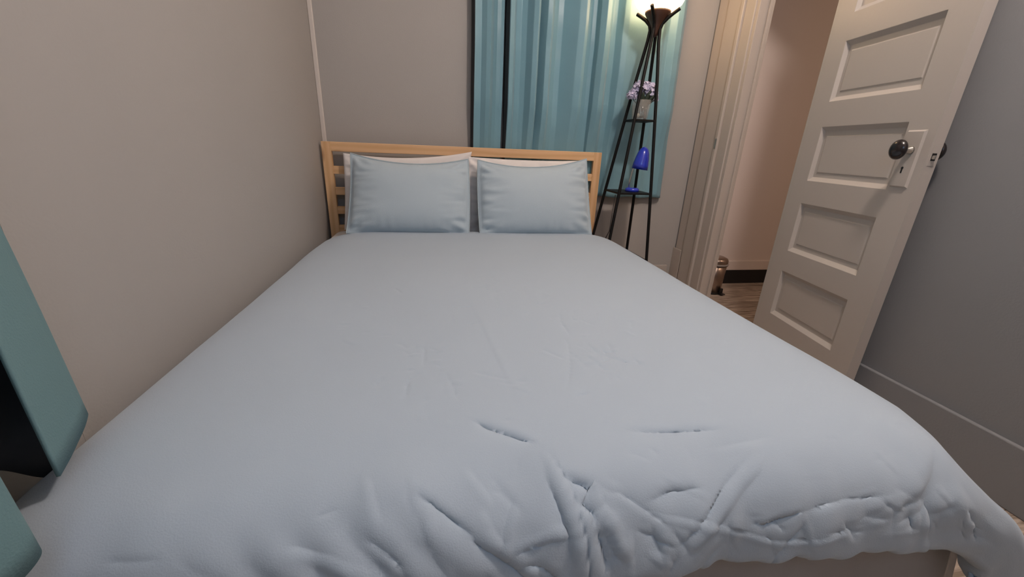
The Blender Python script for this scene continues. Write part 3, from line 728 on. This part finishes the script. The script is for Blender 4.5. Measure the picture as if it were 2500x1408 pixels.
# vase with lilac flowers on the upper shelf
VX, VY, VZ = 1.079, -0.140, 1.0965
vase = thing('glass_vase', 'clear tapered glass vase holding lilac flowers on the upper lamp shelf', 'vase', (VX, VY, VZ))
lathe('vase_body', [(0, 0.0), (0.040, 0.0), (0.042, 0.004), (0.0515, 0.098), (0.0495, 0.098), (0.0395, 0.010), (0, 0.010)], M_glass, vase, 40)
fl_ = thing('hydrangea_bunch', 'bunch of lilac hydrangeas standing in the glass vase', 'flowers', (VX, VY, VZ + 0.011))
def petal_cluster(c, R, n, seed):
    rs = random.Random(seed); bm = bmesh.new()
    for i in range(n):
        th = rs.uniform(0, 2 * math.pi); z = rs.uniform(-0.35, 1); s = math.sqrt(max(0, 1 - z * z))
        nrm = Vector((s * math.cos(th), s * math.sin(th), z)); p0 = Vector(c) + nrm * R * rs.uniform(0.72, 1.15)
        q = nrm.to_track_quat('Z', 'Y').to_matrix().to_4x4(); T = Matrix.Translation(p0) @ q @ Matrix.Rotation(rs.uniform(0, 6.28), 4, 'Z') @ Matrix.Rotation(rs.uniform(-0.8, 0.8), 4, 'X')
        for k_ in range(4):
            T2 = T @ Matrix.Rotation(k_ * math.pi / 2, 4, 'Z'); w = 0.0058 * rs.uniform(0.85, 1.3)
            pts = [(0, 0, 0), (0.6 * w, -0.75 * w, 0.002), (1.5 * w, -0.7 * w, 0.004), (2.0 * w, 0, 0.0035), (1.5 * w, 0.7 * w, 0.005), (0.6 * w, 0.75 * w, 0.002)]
            top = [bm.verts.new(T2 @ Vector(p_)) for p_ in pts]; bot = [bm.verts.new(T2 @ (Vector(p_) - Vector((0, 0, 0.001)))) for p_ in pts]
            bm.faces.new(top); bm.faces.new(bot[::-1])
            for q_ in range(6): bm.faces.new((top[q_], bot[q_], bot[(q_ + 1) % 6], top[(q_ + 1) % 6]))
    bmesh.ops.create_icosphere(bm, subdivisions=2, radius=R * 0.62, matrix=Matrix.Translation(c))
    return bm
heads = [((-0.022, -0.012, 0.142), 0.034, 60), ((0.026, -0.006, 0.140), 0.033, 55), ((-0.060, -0.006, 0.104), 0.026, 40), ((0.044, -0.02, 0.112), 0.024, 34), ((0.0, 0.035, 0.132), 0.031, 40), ((0.084, 0.01, 0.100), 0.010, 7)]
for i, (c, R, n) in enumerate(heads):
    bm_obj('blossom', petal_cluster(c, R, n, 50 + i), M_petal, fl_)
    tube('stem', [(c[0] * 0.25, c[1] * 0.25, 0.002), (c[0] * 0.55, c[1] * 0.5, 0.07), (c[0] * 0.95, c[1] * 0.95, c[2] - R * 0.5)], 0.002, M_leaf, fl_, 8)
def leaf_bm(base, tip, w):
    bm = bmesh.new(); b = Vector(base); tp_ = Vector(tip); d = tp_ - b; side = d.cross(Vector((0.2, 1, 0.3))).normalized() * w; nn = side.cross(d).normalized() * 0.001
    prof = [(0, 0.05), (0.2, 0.7), (0.45, 1), (0.75, 0.65), (1, 0.03)]
    L0 = [bm.verts.new(b + d * t_ + side * s_ + nn) for t_, s_ in prof]; R0 = [bm.verts.new(b + d * t_ - side * s_ + nn) for t_, s_ in prof]; C0 = [bm.verts.new(b + d * t_ - nn * 4) for t_, s_ in prof]
    for k_ in range(4):
        bm.faces.new((L0[k_], L0[k_ + 1], C0[k_ + 1], C0[k_])); bm.faces.new((C0[k_], C0[k_ + 1], R0[k_ + 1], R0[k_]))
    return bm
for b_, t_ in (((0.0, -0.01, 0.05), (0.025, -0.045, 0.135)), ((0.01, -0.01, 0.06), (0.055, -0.04, 0.115)), ((0, 0, 0.05), (-0.02, -0.045, 0.125)), ((0.005, 0.0, 0.03), (0.02, -0.03, 0.10))):
    o = bm_obj('leaf', leaf_bm(b_, t_, 0.016), M_leaf, fl_, smooth=True); s_ = o.modifiers.new('solid', 'SOLIDIFY'); s_.thickness = 0.001
for i, (px, py, r, m_) in enumerate(((-0.021, -0.020, 0.0095, M_stone), (0.006, -0.026, 0.009, M_leaf), (0.014, 0.014, 0.009, M_leaf))):
    bm = bmesh.new(); bmesh.ops.create_icosphere(bm, subdivisions=3, radius=r)
    o = bm_obj('pebble', bm, m_, smooth=True); o.scale = (1, 0.85, 1.15 if i == 0 else 0.7); o.location = (VX + px, VY + py, VZ + 0.0100 + r * (1.15 if i == 0 else 0.7))
    tag(o, ('pale pebble lying at the left in the bottom of the glass vase', 'dark pebble at the front in the bottom of the glass vase', 'dark pebble at the back in the bottom of the glass vase')[i], 'pebble', 'pebbles in the vase')

# blue desk lamp on the lower shelf
BX, BY, BZ = 1.088, -0.150, 0.7125
dl = thing('desk_lamp', 'small shiny cobalt blue desk lamp on the lower lamp shelf', 'desk lamp', (BX, BY, BZ))
lathe('base', [(0, 0), (0.038, 0), (0.040, 0.004), (0.039, 0.014), (0.033, 0.020), (0.022, 0.021), (0, 0.021)], M_blue, dl, 40)
tube('neck', [(-0.022, 0, 0.018), (-0.022, 0, 0.06), (-0.014, 0, 0.11), (0.0, 0, 0.17), (0.028, 0, 0.20)], 0.004, M_chrome, dl, 12)
T = Tloc(0.026, -0.005, 0.124, ('Y', math.radians(7)))
lathe('lamp_shade', [(0.0, 0.122), (0.010, 0.120), (0.022, 0.110), (0.031, 0.090), (0.038, 0.060), (0.043, 0.028), (0.0455, 0.0), (0.0435, 0.001), (0.040, 0.030), (0.034, 0.064), (0.026, 0.094), (0.0, 0.112)], M_blue, dl, 48, T)
lathe('bulb', [(0.0, 0.03), (0.012, 0.035), (0.018, 0.055), (0.012, 0.08), (0.0, 0.09)], M_white, dl, 24, T)

# ---------------------------------------------------------------- step bin in the hall
bin_ = thing('step_bin', 'small brushed steel step bin on the hallway floor behind the door frame', 'bin', (1.893, 0.050, 0))
lathe('body', [(0, 0.008), (0.066, 0.008), (0.074, 0.22), (0.072, 0.22), (0, 0.20)], M_steel, bin_, 48)
lathe('foot_ring', [(0, 0), (0.069, 0), (0.069, 0.012), (0.066, 0.014), (0, 0.014)], M_plastic, bin_, 48)
lathe('rim', [(0.070, 0.205), (0.080, 0.207), (0.081, 0.218), (0.074, 0.222)], M_ring, bin_, 48)
lathe('lid', [(0.076, 0.220), (0.077, 0.238), (0.070, 0.253), (0.045, 0.264), (0.0, 0.268)], M_steel, bin_, 48)
box('pedal', 0.018, 0.052, -0.098, -0.058, 0.008, 0.014, M_plastic, bin_, bevel=0.002)
box('pedal_bracket', 0.022, 0.048, -0.072, -0.055, 0.010, 0.045, M_plastic, bin_, bevel=0.003)

# ---------------------------------------------------------------- curtains at the near left
def ribbon_curtain(name, cols, label, nz=50, th=0.004, steps=14):
    """cols: list of ((x,y,zbottom) , (x,y) at top 2.0). front = left side of travel seen from above"""
    P = np.array([c[0] for c in cols], float); Q = np.array([c[1] for c in cols], float)
    n = (len(cols) - 1) * steps + 1; tt = np.linspace(0, len(cols) - 1, n)
    def cr(v):
        out = []
        for x in tt:
            i = min(int(x), len(v) - 2); u = x - i
            p0 = v[i - 1] if i > 0 else 2 * v[0] - v[1]; p1 = v[i]; p2 = v[i + 1]; p3 = v[i + 2] if i + 2 < len(v) else 2 * v[-1] - v[-2]
            out.append(0.5 * ((2 * p1) + (-p0 + p2) * u + (2 * p0 - 5 * p1 + 4 * p2 - p3) * u * u + (-p0 + 3 * p1 - 3 * p2 + p3) * u ** 3))
        return np.array(out)
    Pb, Qt = cr(P), cr(Q); zt = 2.0
    t = np.linspace(0, 1, nz)
    G = np.zeros((n, nz, 3))
    for i in range(n):
        for k_ in range(3):
            top = zt if k_ == 2 else Qt[i, k_]
            G[i, :, k_] = Pb[i, k_] * (1 - t) + top * t
    G[..., 0] += 0.003 * snoise(G[..., 1] * 20, G[..., 2] * 4, 3, 2, 1.5)
    gx = np.gradient(G, axis=0); gz = np.gradient(G, axis=1); nn = np.cross(gx, gz); nn /= np.linalg.norm(nn, axis=-1, keepdims=True) + 1e-9
    back = G - nn * th
    V = np.concatenate([G.reshape(-1, 3), back.reshape(-1, 3)]); I = np.arange(n * nz).reshape(n, nz); o = n * nz; faces = []; fm = []
    for i in range(n - 1):
        for j in range(nz - 1):
            faces.append((I[i, j], I[i + 1, j], I[i + 1, j + 1], I[i, j + 1])); fm.append(0)
            faces.append((o + I[i, j], o + I[i, j + 1], o + I[i + 1, j + 1], o + I[i + 1, j])); fm.append(1)
        faces.append((I[i, 0], o + I[i, 0], o + I[i + 1, 0], I[i + 1, 0])); fm.append(1)
        faces.append((I[i, nz - 1], I[i + 1, nz - 1], o + I[i + 1, nz - 1], o + I[i, nz - 1])); fm.append(0)
    for i in (0, n - 1):
        for j in range(nz - 1): faces.append((I[i, j], I[i, j + 1], o + I[i, j + 1], o + I[i, j])); fm.append(0)
    ob = mesh_obj(name, V, faces, None, smooth=True, mats=[M_teal2, M_lining], fmat=fm)
    return tag(ob, label, 'curtain', 'teal curtains on the left wall')
# travel from the free edge (towards the camera) to the far fold and back along the wall
ribbon_curtain('curtain', [((-0.500, -1.876, 0.500), (-0.500, -1.885)), ((-0.520, -1.825, 0.503), (-0.520, -1.865)), ((-0.542, -1.775, 0.508), (-0.545, -1.86)), ((-0.556, -1.752, 0.510), (-0.560, -1.858)),
                           ((-0.580, -1.760, 0.48), (-0.590, -1.87)), ((-0.598, -1.790, 0.428), (-0.600, -1.90)), ((-0.604, -1.840, 0.487), (-0.604, -1.94)), ((-0.604, -1.90, 0.535), (-0.604, -1.98)), ((-0.604, -1.96, 0.55), (-0.604, -2.02))],
               'teal curtain with black lining, folded back beside the foot of the bed')
ribbon_curtain('curtain', [((-0.478, -2.14, 0.50), (-0.48, -2.16)), ((-0.452, -2.08, 0.49), (-0.46, -2.11)), ((-0.443, -2.02, 0.485), (-0.455, -2.05)), ((-0.446, -1.980, 0.487), (-0.462, -2.005)), ((-0.470, -1.972, 0.49), (-0.49, -1.99)), ((-0.52, -2.00, 0.50), (-0.53, -2.02)), ((-0.585, -2.03, 0.51), (-0.59, -2.06)), ((-0.600, -2.12, 0.52), (-0.60, -2.15))],
               'near teal curtain hanging over the duvet corner at lower left')
rod2 = thing('curtain_rod', 'curtain rod on the left wall over the curtains by the bed foot', 'curtain rod')
tube('rod', [(-0.555, -1.70, 2.005), (-0.555, -2.70, 2.005)], 0.008, M_black, rod2)
for y in (-1.72, -2.68): box('bracket', -0.645, -0.548, y - 0.008, y + 0.008, 1.99, 2.02, M_black, rod2)
